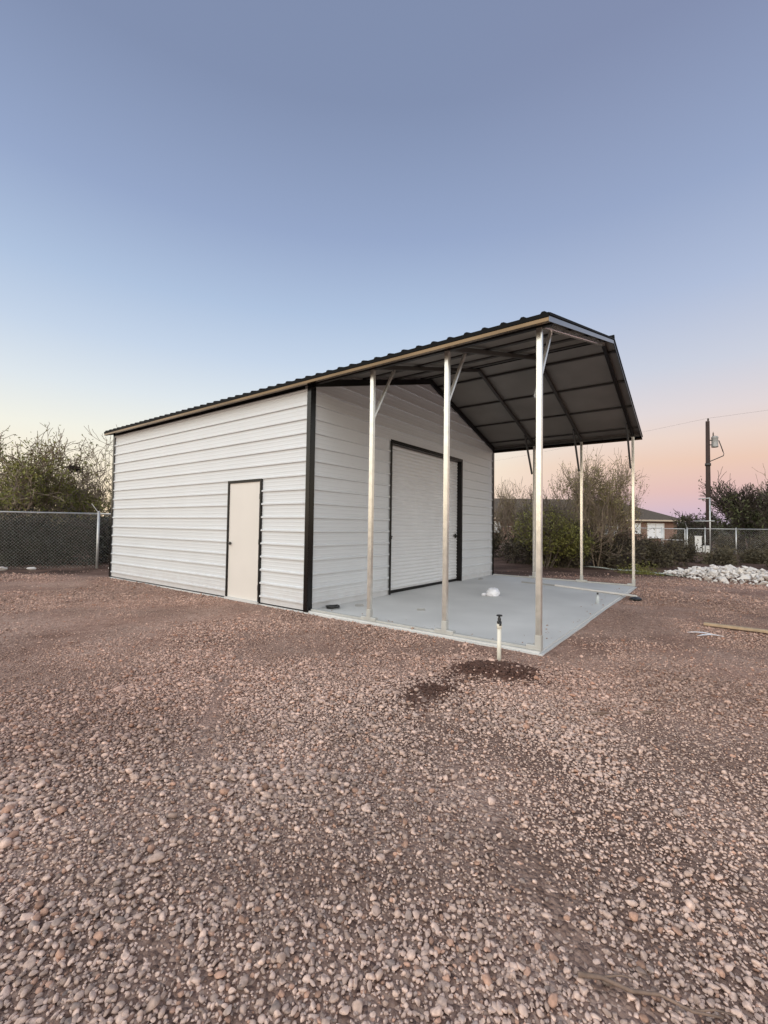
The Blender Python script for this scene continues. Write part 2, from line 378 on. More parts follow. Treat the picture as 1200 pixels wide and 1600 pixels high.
def scatter(d0, d1, step, med, sub, seed, keep, sig=.38):
    g = np.random.default_rng(seed)
    d = np.arange(d0, d1, step); P = []
    for dd in d:
        hw = .88*dd+.7; s = np.arange(-hw, hw, step); P.append(np.c_[np.full(len(s), dd), s])
    P = np.vstack(P); P += g.uniform(-.6, .6, P.shape)*step
    x = CAM[0]+P[:, 0]*.803+P[:, 1]*.596; y = CAM[1]+P[:, 0]*.596-P[:, 1]*.803
    n = fbm(x*.75+3, y*.75, 4); n2 = fbm(x*.28, y*.28+40, 2)
    fl = np.clip(1.1-.16*P[:, 0], .25, .9); dens = keep*(fl+(1-fl)*sstep(.43, .55, n*.7+n2*.3+.02))
    a, b = mound(x, y); dens *= 1-.93*sstep(.2, .6, a+.6*b)
    dens *= 1-.95*pad(x, y); dens *= 1-.8*track(x, y)
    ok = (g.random(len(x)) < dens) & ~in_slab(x, y, .02)
    x = x[ok]; y = y[ok]; n = n[ok]; N_ = len(x)
    r = np.clip(med*np.exp(sig*g.normal(size=N_)), .35*med, 3.0*med)*.5
    r *= .75+.5*sstep(.35, .6, n)
    z = gz(x, y)+r*g.uniform(0, 1.0, N_)-.008*track(x, y)
    T, F = stone_templates(sub, 24, seed+1, .27)
    ti = g.integers(0, 24, N_)
    tilt = g.normal(size=(N_, 2))*.35; ang = g.uniform(0, 2*np.pi, N_)
    sc = np.c_[r*g.uniform(.95, 1.5, N_), r*g.uniform(.75, 1.1, N_), r*g.uniform(.5, .9, N_)]
    TV = np.array(T)[ti]*sc[:, None, :]
    ca, sa = np.cos(tilt[:, 0])[:, None], np.sin(tilt[:, 0])[:, None]
    Yv = TV[:, :, 1]*ca-TV[:, :, 2]*sa; Zv = TV[:, :, 1]*sa+TV[:, :, 2]*ca
    cb, sb = np.cos(ang)[:, None], np.sin(ang)[:, None]
    Xv = TV[:, :, 0]*cb-Yv*sb; Yw = TV[:, :, 0]*sb+Yv*cb
    V = np.stack([Xv+x[:, None], Yw+y[:, None], Zv+z[:, None]], -1)
    nv = V.shape[1]
    Fa = (F[None]+(np.arange(N_)*nv)[:, None, None]).reshape(-1, 3)
    # colours: dusty pink beige, some grey, some pale, few rusty
    u = g.random(N_); br = np.exp(.26*g.normal(size=N_))
    pk = fines(x, y)[:, None]   # redder fines nearer the slab
    c = np.array([.60, .445, .37])*(1-pk)+np.array([.475, .32, .258])*pk
    c = c*np.where(u > .80, 1.22, 1.0)[:, None]*np.where(u > .955, 1.25, 1.0)[:, None]
    c[u < .10] *= (.84, .70, .62); c[(u > .10) & (u < .17)] *= (.74, .78, .82)
    c = c*(.84+.30*sstep(.3, .7, fbm(x*.8+11, y*.8+23, 4)))[:, None]
    c = c*np.exp(.19*g.normal(size=N_))[:, None]; c = c*np.minimum(1, .74/c.max(1))[:, None]
    C = np.repeat(np.c_[np.clip(c, .03, .8), np.ones(N_)], nv, 0)
    return V.reshape(-1, 3), Fa, C
def build_gravel():
    sets = [scatter(.55, 1.7, .0125, .0150, 1, 11, .90, .42), scatter(1.7, 2.6, .0130, .0150, 0, 21, .90, .42), scatter(.55, 2.6, .050, .029, 1, 12, .5, .25),
            scatter(2.6, 5.0, .0150, .0132, 0, 13, .93, .40), scatter(2.6, 5.0, .085, .027, 1, 14, .3, .25),
            scatter(5.0, 8.5, .022, .0155, 0, 15, .8), scatter(8.5, 14.5, .036, .020, 0, 16, .6)]
    o = 0; Vs = []; Fs = []; Cs = []
    for V, F, C in sets: Vs.append(V); Fs.append(F+o); Cs.append(C); o += len(V)
    g = np.random.default_rng(41); T0, F0_ = stone_templates(0, 12, 5, .27); gv = []; gf = []
    for _ in range(170):
        q = abs(g.normal(0, .16))
        x, y = (q+.02, g.uniform(-3.6, -.1)) if g.random() < .6 else (g.uniform(.05, 7.3), -3.62+q)
        r = .0065*math.exp(.45*g.normal()); gv.append(T0[int(g.integers(12))]*r*np.array([1.1, 1, .7])+np.array([x, y, r*.45])); gf.append(F0_+12*len(gf))
    gv = np.vstack(gv); Vs.append(gv); Fs.append(np.vstack(gf)+o); Cs.append(np.tile(np.array([.40, .29, .235, 1]), (len(gv), 1)))
    ob = npmesh('gravel', np.vstack(Vs), np.vstack(Fs), STONE, True, ('tone', np.vstack(Cs)))
    tag(ob, 'loose pinkish beige gravel spread over the yard', 'gravel', None, 'stuff')
build_gravel()

# ================================================================== the slab
sl = MB()
sl.box((0.0, -3.64, -.16), (7.34, 7.14, 0.0))
sl.box((-.025, -3.68, -.16), (7.365, -3.642, -.022)); sl.box((-.025, -3.64, -.16), (-.002, 7.16, -.022)); sl.box((7.342, -3.64, -.16), (7.365, 7.16, -.022))
tag(sl.build('concrete_slab', CONC), 'smooth grey concrete slab under the building and its open porch', None, None, 'structure')

# ================================================================== the metal building
W, LN, H = 7.34, 7.14, 3.62
P1, P2, P3 = 1.22, 2.44, 3.617
YF, YB = -3.787, 7.308
EX = .184; ZE = 3.673; SL = (4.753-ZE)/(W/2+EX)
def zr(x): return ZE+SL*(W/2+EX-abs(x-W/2))
bld = thing('metal_building', (W/2, 2, 0), 'white ribbed metal garage with black trim and an open porch on steel posts', 'garage')
def rows(za, zb):
    pts = [(za, 0.0)]
    k = 0
    while k*.2286 < zb:
        c = k*.2286+.115
        for dz, o in ((-.019, 0), (-.015, .027), (.009, .027), (.021, 0), (.064, 0), (.072, .002), (.086, .002), (.094, 0), (.135, 0), (.143, .002), (.157, .002), (.165, 0)):
            z = c+dz
            if za+.002 < z < zb-.002: pts.append((z, o))
        k += 1
    pts.append((zb, 0.0)); return pts
def siding(mb, za, zb, u0, u1, mp):
    ps = rows(za, zb); vs = []; fs = []
    for z, o in ps:
        a, b = u0(z), u1(z); vs += [mp(a, z, o), mp(b, z, o)]
    for i in range(len(ps)-1): fs.append((2*i, 2*i+1, 2*i+3, 2*i+2))
    mb.add(vs, fs)
cst = lambda v: (lambda z: v)
ml = lambda u, z, o: (-o, u, z)            # left wall, faces -x
WD0, WD1, WDT = 1.175, 2.145, 2.15
m = MB(); siding(m, -.02, H, cst(WD1), cst(LN), ml); siding(m, -.02, H, cst(0), cst(WD0), ml); siding(m, WDT, H, cst(WD0), cst(WD1), ml)
m.build('wall', WHITE, bld)
mf = lambda u, z, o: (u, -o, z)            # front wall, faces -y
D0, D1, DT = 2.21, 5.296, 3.057
gl = lambda z: max(0.0, (z-3.70)/SL-EX) if z > 3.70 else 0.0
gtop = zr(W/2)-.06
m = MB(); siding(m, 0.001, DT, cst(0), cst(D0), mf); siding(m, 0.001, DT, cst(D1), cst(W), mf)
siding(m, DT, gtop, lambda z: gl(z), lambda z: W-gl(z), mf)
m.build('wall', WHITE, bld)
m = MB(); siding(m, 0, H, cst(0), cst(LN), lambda u, z, o: (W+o, u, z)); m.build('wall', WHITE, bld)
m = MB(); siding(m, 0, gtop, lambda z: gl(z), lambda z: W-gl(z), lambda u, z, o: (u, LN+o, z)); m.build('wall', WHITE, bld)
# roof: ribbed sheet, black above and grey below
def roof():
    ys = []; y = YF
    k = 0
    while YF+.06+k*.2286 < YB-.05:
        c = YF+.06+k*.2286
        for d, o in ((-.032, 0), (-.014, .022), (.014, .022), (.032, 0)): ys.append((c+d, o))
        k += 1
    ys = [(YF, 0)]+ys+[(YB, 0)]
    mb = MB()
    for sgn in (-1, 1):
        xe = W/2+sgn*(W/2+EX); n = len(ys); nx = 6
        for off, mi in ((0, 0), (-.006, 1)):
            vs = []
            for i in range(nx+1):
                x = W/2+(xe-W/2)*i/nx
                vs += [(x, yy, zr(x)+(o if mi == 0 else 0)+off) for yy, o in ys]
            fs = [(i*n+j, i*n+j+1, (i+1)*n+j+1, (i+1)*n+j) for i in range(nx) for j in range(n-1)]
            mb.add(vs, fs, mi)
        vs = [(xe, yy, ZE+o) for yy, o in ys]+[(xe, yy, ZE-.006) for yy, o in ys]
        mb.add(vs, [(j, j+1, n+j+1, n+j) for j in range(n-1)], 0)
    return mb.build('roof', [ROOFB, UNDER], bld)
rf = roof()
m = MB(); m.tube([(W/2, YF-.01, zr(W/2)+.012), (W/2, YB+.01, zr(W/2)+.012)], .045, 8); m.build('ridge_cap', ROOFB, rf)
# eave trim on both sides, gable trim on both ends
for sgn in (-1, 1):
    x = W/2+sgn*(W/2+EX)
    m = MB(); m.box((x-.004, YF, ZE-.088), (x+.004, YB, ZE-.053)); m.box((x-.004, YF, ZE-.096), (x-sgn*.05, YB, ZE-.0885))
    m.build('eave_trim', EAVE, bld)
    m = MB(); m.box((x-.012, YF, ZE-.0527), (x+.012, YB, ZE-.0065)); m.build('eave_flashing', ROOFB, rf)
for yy, s in ((YF, -1), (YB, 1)):
    for sgn in (-1, 1):
        xe = W/2+sgn*(W/2+EX-.006)
        m = MB(); vs = []
        for x, dz in ((W/2, 0), (xe, 0)):
            z = zr(x)-.010
            z0 = z-.034 if s < 0 else z
            vs += [(x, yy-.004, z0), (x, yy-.004, z-.092), (x, yy+.004, z-.092), (x, yy+.004, z0)]
        m.add(vs, [(0,1,5,4), (1,2,6,5), (2,3,7,6), (3,0,4,7), (0,3,2,1), (4,5,6,7)])
        if s < 0:
            f = MB(); f.add([(x, yy+d, zr(x)-.006-h_) for x in (W/2, xe) for d in (-.014, .010) for h_ in (0, .0275)], [(0,1,5,4), (2,6,7,3), (0,4,6,2), (1,3,7,5), (0,2,3,1), (4,5,7,6)])
            f.build('gable_flashing', ROOFB, rf)
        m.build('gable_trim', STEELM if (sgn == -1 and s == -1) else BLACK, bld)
# eave rails (headers on the post line), purlins, rafters
for x in (.05, W-.05):
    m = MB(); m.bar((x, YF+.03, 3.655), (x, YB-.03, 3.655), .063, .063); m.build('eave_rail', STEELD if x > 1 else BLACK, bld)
for sgn in (-1, 1):
    for k in range(4):
        x = W/2+sgn*(.35+k*1.0)
        z = zr(x)-.006-.02
        m = MB(); m.bar((x, YF+.02, z), (x, YB-.02, z), .06, .03); m.build('purlin', STEELD, bld)
for yy, mt in ((-P1, STEELD), (-P2, STEELD), (-P3, GALV), (-.045, BLACK)):
    m = MB(); hh = .065 if yy < -.1 else .11; ww = .063 if yy < -.1 else .05
    for xa, xb in ((.02, W/2), (W-.02, W/2)):
        m = MB(); m.bar((xa, yy, zr(xa)-.041-hh/2), (xb, yy, zr(xb)-.041-hh/2), ww, hh)
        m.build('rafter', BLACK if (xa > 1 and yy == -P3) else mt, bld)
# posts, base plates, knee braces
for yy in (-P1, -P2, -P3):
    for x, s in ((.05, 1), (W-.05, -1)):
        m = MB(); m.bar((x, yy, .03), (x, yy, 3.622), .063, .063, (0, 1, 0)); po = m.build('post', GALV, bld)
        m = MB(); m.bar((x, yy, .006+.03), (x, yy, .17), .074, .074, (0, 1, 0)); m.bar((x-.0, yy-.13 if yy > -3.5 else yy-.035, .030), (x, yy+.13, .030), .068, .058)
        m.build('base_sleeve', RAIL, po)
        m = MB(); xb = x+s*.62
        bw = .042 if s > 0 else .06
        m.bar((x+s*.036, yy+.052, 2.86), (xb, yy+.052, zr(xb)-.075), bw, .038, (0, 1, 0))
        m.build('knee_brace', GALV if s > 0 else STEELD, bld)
for x in (.05, W-.05):
    m = MB(); m.bar((x, -P3-.03, .0165), (x, -.06, .0165), .05, .030); m.build('base_rail', RAIL, bld)
# corner trims
for (x, y) in ((0, 0), (W, 0), (0, LN), (W, LN)):
    sx = -1 if x == 0 else 1; sy = -1 if y == 0 else 1; wf = .078 if y == 0 and x == 0 else .07
    m = MB(); zb, zt = -.019, 3.632
    m.box((x+sx*.030, y+sy*.026, zb), (x+sx*.026, y-sy*.06, zt)); m.box((x+sx*.0255, y+sy*.026, zb), (x-sx*wf, y+sy*.030, zt))
    m.build('corner_trim', CORNER, bld)
m = MB(); m.box((-.024, .12, H-.055), (-.028, LN-.12, H+.03)); m.build('wall_top_trim', BLACK, bld)
# walk door
m = MB(); y0, y1, zt = WD0+.035, WD1-.035, WDT-.035
m.box((-.012, y0, .012), (.03, y1, zt)); wd = m.build('walk_door', DOORW, bld)
tag(wd, 'plain cream walk door in a black frame')
m = MB()
m.box((-.030, WD0-.012, -.012), (.03, y0, WDT+.012)); m.box((-.030, y1, -.012), (.03, WD1+.012, WDT+.012)); m.box((-.0298, y0, zt), (.03, y1, WDT+.012))
m.build('door_frame', BLACK, wd)
m = MB(); m.lathe([(.004,-.026),(.012,-.024),(.028,-.016),(.030,-.006),(.022,.006),(.022,.014),(.004,.016)], (0, 0, 0), 14)
m.v = [(-.045-v[2]*1.1, y1-.07+v[0], 1.0+v[1]) for v in m.v]; m.tube([(-.012, y1-.07, 1.0), (-.04, y1-.07, 1.0)], .012, 10);
m.build('handle', STEELD, wd)
for zz in (.25, 1.05, 1.85):
    m = MB(); m.tube([(-.022, y0+.004, zz-.045), (-.022, y0+.004, zz+.045)], .009, 8); m.build('hinge', STEELD, wd)
m = MB(); m.box((-.06, WD0, -.03), (.02, WD1, .010)); m.build('sill', CONC, wd)
# roll up door, set back in a black lined opening
m = MB(); yb = .10; ps = []; z = .06
while z < DT-.005:
    for dz, o in ((0, 0), (.022, .0), (.034, .014), (.058, .014)):
        if z+dz < DT-.004: ps.append((z+dz, o))
    z += .076
n = len(ps); vs = []
for zz, o in ps: vs += [(D0+.03, yb-o, zz), (D1-.03, yb-o, zz)]
m.add(vs, [(2*i, 2*i+1, 2*i+3, 2*i+2) for i in range(n-1)])
rd = m.build('rollup_door', CURT, bld); tag(rd, 'white corrugated roll up door in a black opening')
m = MB()
m.box((D0-.04, -.030, .002), (D0+.0005, -.024, DT+.04)); m.box((D1-.0005, -.030, .002), (D1+.035, -.024, DT+.04)); m.box((D0+.0006, -.0295, DT+.0005), (D1-.0006, -.0235, DT+.04))
m.box((D0, -.023, .002), (D0+.028, .11, DT)); m.box((D1-.028, -.023, .002), (D1, .11, DT)); m.box((D0+.0285, -.0225, DT-.03), (D1-.0285, .11, DT+.0003))
m.build('door_frame', BLACK, rd)
m = MB(); m.box((D0+.03, .072, .003), (D1-.03, .104, .058)); m.build('bottom_bar', BLACK, rd)
for x in (D0+.10, D1-.16):
    m = MB(); m.box((x-.07, .066, 1.135), (x+.09, .080, 1.165)); m.box((x-.035, .058, 1.09), (x+.035, .0655, 1.20)); m.tube([(x, .058, 1.14), (x, .03, 1.14), (x, .022, 1.10)], .009, 6)
    m.build('latch', BLKP, rd)

# ================================================================== small things by and on the slab
g0 = lambda x, y: float(gz(x, y))
sx_, sy_ = -.55, -3.40; sz = g0(sx_, sy_)
st = thing('standpipe', (sx_, sy_, sz), 'white plastic standpipe with black tap rising from dug soil by the slab', 'standpipe')
m = MB(); m.tube([(sx_, sy_, sz-.1), (sx_+.004, sy_, .33)], .0215, 16); m.lathe([(.024,0),(.0265,.003),(.0265,.045),(.023,.048)], (sx_+.004, sy_, .315), 16); m.build('pipe', PVC, st)
m = MB(); c = (sx_+.004, sy_, .362)
m.lathe([(.014,0),(.024,.004),(.024,.022),(.016,.032),(.018,.05),(.010,.07),(.008,.078),(.03,.080),(.032,.088),(.028,.092),(.006,.094)], c, 14)
m.tube([(c[0], c[1], c[2]+.028), (c[0]-.03, c[1]-.018, c[2]+.028), (c[0]-.048, c[1]-.03, c[2]+.012), (c[0]-.05, c[1]-.031, c[2]-.008)], [.012,.012,.011,.012], 10)
m.build('tap', BLKP, st)
# clods of dug soil: one heap
def heap():
    V0, F0 = ico(1); g = np.random.default_rng(5); mb = MB()
    for _ in range(1300):
        if g.random() < .66: p_, q_ = g.normal(0, .23), g.normal(0, .15); x, y = -.86+p_*.5+q_*.866, -3.50-p_*.866+q_*.5
        else: x, y = g.normal(-1.66, .30), g.normal(-3.26, .18)
        if in_slab(x, y, .1): continue
        r = g.uniform(.005, .017); P = V0*(1+.25*g.normal(size=(len(V0), 1)))*np.array([1, g.uniform(.7, 1.1), .65])*r+np.array([x, y, g0(x, y)+r*.3])
        mb.add(P, F0.tolist())
    return mb.build('soil_heap', SOIL)
tag(heap(), 'low spread of dark reddish dug soil clods around the white standpipe', 'soil', None, 'stuff')
# crumpled bag
V0, F0 = ico(3); g = np.random.default_rng(9); P = V0.copy()
for _ in range(26):
    d = g.normal(size=3); d /= np.linalg.norm(d); q = V0@d; P *= (1+.035*np.abs(np.sin(q*g.uniform(3, 8)+g.uniform(0, 6)))*g.choice([-1, 1]))[:, None]
P = P*np.array([.105, .10, .085]); P[:, 2] = np.maximum(P[:, 2]+.05, .004); P += np.array([3.5, -1.63, 0])
bagm = MB(); bagm.add(P, F0.tolist(), 0, True)
Q = V0*np.array([.06, .045, .03])*(1+.25*np.sin(V0@np.array([5, 7, 3]))[:, None]); Q[:, 2] = np.maximum(Q[:, 2]+.02, .003); Q += np.array([3.40, -1.49, 0]); bagm.add(Q, F0.tolist(), 0, True)
tag(bagm.build('plastic_bag', BAGM), 'crumpled white plastic bag lying on the concrete slab', 'bag')
# black coil of strapping
m = MB(); pts = []
for i in range(97):
    a = i/96*math.pi*6; r = .085+.010*math.sin(a*.5)+.02*(i/96); pts.append((.42+r*math.cos(a)*.9, -.16+r*math.sin(a), .016+.022*i/96+.006*math.sin(a*1.7)))
m.tube(pts, .014, 7); tag(m.build('hose_coil', BLKP), 'small black coil on the slab beside the building corner', 'coil')
def plate(name, x, y, a, l, wd_, label, mt):
    m = MB(); c, s = math.cos(a), math.sin(a)
    m.bar((x-c*l/2, y-s*l/2, .008), (x+c*l/2, y+s*l/2, .009), wd_, .014); m.bar((x-s*wd_*.35-c*l/2, y+c*wd_*.35-s*l/2, .02), (x-s*wd_*.35+c*l/2, y+c*wd_*.35+s*l/2, .022), .008, .014)
    return tag(m.build(name, mt), label, 'metal scrap')
plate('metal_scrap', .86, -.36, -.7, .14, .05, 'small grey metal offcut on the slab nearer the black coil', TRANS)
plate('metal_scrap', 1.22, -1.36, -.85, .13, .05, 'small grey metal offcut on the slab between the first two left posts', TRANS)
plate('metal_scrap', 6.0, -.06-.18, .1, .22, .07, 'grey scrap on the slab at the wall foot right of the roll up door', TRANS)
# bottle on slab
m = MB(); m.lathe([(.030,0),(.034,.006),(.034,.10),(.028,.125),(.013,.15),(.013,.165)], (3.92, -3.47, .001), 16); bo = m.build('bottle', GLASSB)
tag(bo, 'small clear bottle with dark cap standing near the slab edge', 'bottle')
m = MB(); m.lathe([(.016,0),(.017,.004),(.017,.03),(.014,.033)], (3.92, -3.47, .165), 14); m.build('cap', BLKP, bo)
# steel strip lying over the slab edge
m = MB(); m.bar((5.25, -3.93, .030), (5.98, -2.15, .022), .05, .03); m.bar((5.27, -3.95, .012), (5.98, -2.16, .0065), .075, .008); tag(m.build('metal_strip', WFRM), 'long pale metal strip lying along the far end of the slab', 'metal strip')
m = MB(); m.bar((5.98, -2.13, .010), (6.1, -1.3, .010), .06, .018); m.bar((5.98, -2.13, .022), (6.1, -1.3, .022), .02, .010); tag(m.build('metal_strip', TRANS), 'dull grey metal strip on the slab behind the pale one', 'metal strip')
m = MB(); V0, F0 = ico(2); g = np.random.default_rng(21)
m.add(V0*(1+.12*g.normal(size=(len(V0), 1)))*np.array([.16, .10, .045])+np.array([5.16, -3.93, -.02]), F0.tolist(), 0, True); tag(m.build('rubber_scrap', BLKP), 'black scrap on the gravel under the end of the pale metal strip', 'scrap')
# plank on the gravel
a = np.array([3.06, -5.06]); b = np.array([2.90, -7.2])
m = MB(); za, zb = g0(*a)+.035, g0(*b)+.035; m.bar((a[0], a[1], za), (b[0], b[1], zb), .085, .038); pk = m.build('lumber_plank', WOOD)
tag(pk, 'pale lumber plank lying on the gravel at right', 'plank')
for k, (dx, dy, ang) in enumerate(((0, 0, .5), (-.07, -.09, 1.0))):
    m = MB(); x, y = 2.38+dx, -5.05+dy; c, s = math.cos(ang-2), math.sin(ang-2); z = g0(x, y)+.02
    m.add([(x+c*t*.17-s*w_*(.022*(1-t*t)), y+s*t*.17+c*w_*(.022*(1-t*t)), z+.022*(1-t*t)+h_) for h_ in (0, .005) for t in (-1, -.5, 0, .5, 1) for w_ in (-1, 1)],
          [(2*i, 2*i+1, 2*i+3, 2*i+2) for i in range(4)]+[(10+2*i, 12+2*i, 13+2*i, 11+2*i) for i in range(4)]+[(2*i, 2*i+2, 12+2*i, 10+2*i) for i in range(4)]+[(2*i+1, 11+2*i, 13+2*i, 3+2*i) for i in range(4)])
    tag(m.build('paper_scrap', BAGM), ['curled white scrap on the gravel nearer the plank end', 'curled white scrap on the gravel farther from the plank end'][k], 'scrap')
def stick(pts, r, label):
    m = MB(); P = [(x, y, g0(x, y)+.012+dz) for x, y, dz in pts]; k = len(P)
    m.tube(P, [r*(1-.55*i/(k-1)) for i in range(k)], 7)
    for i in (1, k-2):
        q = np.array(P[i]); m.tube([q, q+np.array([.03, -.05, .012]), q+np.array([.05, -.10, .01])], [r*.5, r*.4, r*.25], 5)
    return tag(m.build('fallen_twig', TWIG), label, 'twig')
stick([(-3.47, -4.84, .012), (-3.44, -4.90, .018), (-3.42, -4.98, .012), (-3.39, -5.05, .02), (-3.385, -5.13, .014), (-3.36, -5.2, .02)], .0075, 'brown bent twig lying on the gravel at the lower right corner')
stick([(-1.33, -4.43, .0), (-1.315, -4.45, .004), (-1.295, -4.49, .004), (-1.285, -4.52, .0)], .009, 'short dark twig on the gravel, left of two near the right side')
stick([(-1.07, -4.71, .0), (-1.06, -4.74, .004), (-1.045, -4.78, .004), (-1.04, -4.80, .0)], .009, 'short dark twig on the gravel, right of two near the right side')
# hose running to the stone heap
hp = [(12.9,-1.2),(12.5,-2.0),(12.3,-2.5),(11.9,-2.9),(12.0,-3.3),(11.6,-3.7),(11.3,-4.1),(11.5,-4.5),(12.0,-4.9)]
hs = []
for i in range(len(hp)-1):
    for t in (0, .5): hs.append(tuple(np.array(hp[i])*(1-t)+np.array(hp[i+1])*t))
m = MB(); m.tube([(x, y, g0(x, y)+.03+.015*math.sin(i*1.3)) for i, (x, y) in enumerate(hs)], .022, 7); tag(m.build('garden_hose', HOSE), 'pale hose snaking over the dirt to the heap of white stones', 'hose')

# heap of pale broken stones: each stone is one object
def rubble():
    g = np.random.default_rng(31); T, F = stone_templates(0, 8, 77, .75); mes = []
    for i, P in enumerate(T):
        b = MB(); b.add(P*np.array([1.15, .9, .72]), F.tolist()); o = b.build('rubble_stone', CHALK); mes.append(o)
    # footprint: a ridge seen from the camera between two ends, about 1.3 m deep
    A = np.array([11.7, -4.1]); B = np.array([11.2, -7.6]); used = set(); placed = 0
    u = (B-A)/np.linalg.norm(B-A); n = np.array([-u[1], u[0]])*-1
    while placed < 297:
        t = g.random()*np.linalg.norm(B-A); prof = min(1, .25+t/1.6); v = float(np.clip(g.normal(0, .42), -.9, .9))*prof
        hmax = max(0., .30*prof*(1-abs(v)/1.1)*(.55+.8*float(vnoise(t*1.1, 3)))); r = .072*math.exp(.42*g.normal())
        x, y = A+u*t+n*v*1.3; z = g0(x, y)+r*.35+hmax*g.uniform(.45, 1)
        k = int(g.integers(0, 8))
        if k not in used: o = mes[k]; used.add(k)
        else: o = mes[k].copy(); COL.objects.link(o)
        o.location = (x, y, z); o.scale = (r*1.1, r, r*.9); o.rotation_euler = (g.uniform(-.6, .6), g.uniform(-.6, .6), g.uniform(0, 6.28))
        tag(o, 'white broken stone in the heap on the dirt at right', 'stone', 'white broken stones in the heap'); placed += 1
rubble()
def rubble_fines():
    g = np.random.default_rng(33); T, F = stone_templates(0, 8, 78, .7); A = np.array([11.7, -3.95]); B = np.array([11.2, -7.8]); Vs = []; Fs = []
    u = (B-A)/np.linalg.norm(B-A); n = np.array([u[1], -u[0]])
    for i in range(1900):
        t = g.random()*np.linalg.norm(B-A); prof = min(1, .25+t/1.6); v = float(np.clip(g.normal(0, .5), -1.1, 1.1))*prof
        hm = max(0., .30*prof*(1-abs(v)/1.1)*(.55+.8*float(vnoise(t*1.1, 3)))); r = .034*math.exp(.4*g.normal())
        x, y = A+u*t+n*v*1.3
        Vs.append(T[int(g.integers(8))]*r*np.array([1.1, 1, .8])+np.array([x, y, g0(x, y)+r*.3+hm*g.uniform(.55, 1.0)])); Fs.append(F+12*i)
    tag(npmesh('rubble_chips', np.vstack(Vs), np.vstack(Fs), CHALK, False), 'small white chips filling the heap of broken stones', 'rubble', None, 'stuff')
rubble_fines()
for (x, y, r, lb) in ((-1.25, 11.0, .13, 'larger white stone lying at the foot of the chain link fence'), (-.72, 10.55, .09, 'smaller white stone lying at the foot of the chain link fence'), (.95, 9.35, .10, 'flat pale stone between the fence post and the building')):
    T, F = stone_templates(1, 1, int(100*r), .3); b = MB(); b.add(T[0]*np.array([1.3, 1, .6])*r+np.array([x, y, g0(x, y)+r*.35]), F.tolist()); tag(b.build('pale_stone', CHALK), lb, 'stone')

# ================================================================== fences
def chain(mb, A, B, z0, z1, pitch, r):
    A = np.array(A, float); B = np.array(B, float); Ln = np.linalg.norm(B-A); u = (B-A)/Ln; h = z1-z0
    def wire(s0, s1):
        # clip to [0, Ln]
        za, zb = z0, z1
        if s0 > s1:
            lo, hi = s1, s0
        else: lo, hi = s0, s1
        if hi < 0 or lo > Ln: return
        def at(s): return z0+(s-s0)/(s1-s0)*h
        c0, c1 = max(0, lo), min(Ln, hi)
        p = A+u*c0; q = A+u*c1
        P = np.array([p[0], p[1], at(c0)]); Q = np.array([q[0], q[1], at(c1)]); nrm = np.array([-u[1], u[0], 0]); d = (Q-P)/np.linalg.norm(Q-P); s = np.cross(d, nrm)
        tri = [nrm*r, (-nrm*.5+s*.866)*r, (-nrm*.5-s*.866)*r]
        mb.add([P+k for k in tri]+[Q+k for k in tri], [(0,1,4,3),(1,2,5,4),(2,0,3,5)])
    s = -h
    while s < Ln:
        wire(s, s+h); wire(s+h, s); s += pitch
def fence(label, pts, h, pitch, r, posts, arm_at=()):
    fz = lambda x, y: min(0, g0(x, y))
    o = thing('chain_link_fence', (*pts[0], g0(*pts[0])), label, 'fence')
    m = MB(); t = MB()
    for A, B in zip(pts[:-1], pts[1:]):
        chain(m, A, B, -.02, h-.02, pitch, r)
        t.tube([(*A, h), (*B, h)], .024, 8)
    m.build('chain_link_mesh', GALVF, o); t.build('top_rail', GALVF, o)
    for i, p in enumerate(posts):
        b = MB(); b.tube([(*p, -.2), (*p, h+.03)], .036 if i in arm_at else .029, 10); b.lathe([(.036,0),(.036,.02),(.012,.05)], (*p, h+.03), 10); po = b.build('post', GALVF, o)
        if i in arm_at:
            b = MB(); b.bar((*p, h+.02), (p[0]-.16*RT[0]-.1*FW[0], p[1]-.16*RT[1]-.1*FW[1], h+.30), .035, .02); b.build('barbed_wire_arm', GALVF, po)
    return o
LP_ = (.71, 9.84)
fence('grey chain link fence left of the building before dark brush', [(-7.5, 15.5), LP_, (8.5, 10.6)], 1.62, .092, .00115, [LP_, (-2.1, 11.75), (-4.9, 13.7), (3.6, 10.14), (6.2, 10.38)], (0,))
fence('grey chain link fence across the back at right, behind the white stones', [(28.3, 12), (28.3, -2.5)], 1.5, .11, .0011, [(28.3, 9), (28.3, 6), (28.3, 3), (28.3, .2), (28.3, -2.5)])
fence('grey chain link fence right of the gate, under the utility pole', [(28.2, -3.85), (27.6, -6.2), (24.6, -16)], 1.5, .11, .0011, [(28.2, -3.85), (28.0, -4.75), (27.6, -6.2), (26.7, -9.1), (25.8, -12)], (0,))
def gate():
    o = thing('chain_link_gate', (28.3, -3.1, 0), 'grey chain link gate with tube frame and middle rail between two fences', 'gate')
    b = MB(); P = [(28.28, -2.58, .08), (28.21, -3.74, .08), (28.21, -3.74, 1.48), (28.28, -2.58, 1.48), (28.28, -2.58, .08)]
    for p, q in zip(P[:-1], P[1:]): b.tube([p, q], .028, 8)
    b.tube([(28.28, -2.58, .78), (28.21, -3.74, .78)], .024, 8); b.build('frame', GALVF, o)
    b = MB(); chain(b, (28.28, -2.6), (28.21, -3.72), .1, 1.46, .11, .0011); b.build('chain_link_mesh', GALVF, o)
gate()
m = MB(); m.tube([(27.3, -5.0, -.1), (27.3, -5.0, 3.3)], .035, 8); m.tube([(27.3+.35, -5.0+.55, 3.28), (27.3, -5.0, 3.3)], .03, 8); m.tube([(27.3+.25, -5.0+.75, 1.95), (27.3-.1, -5.0-.22, 1.95)], .03, 8)
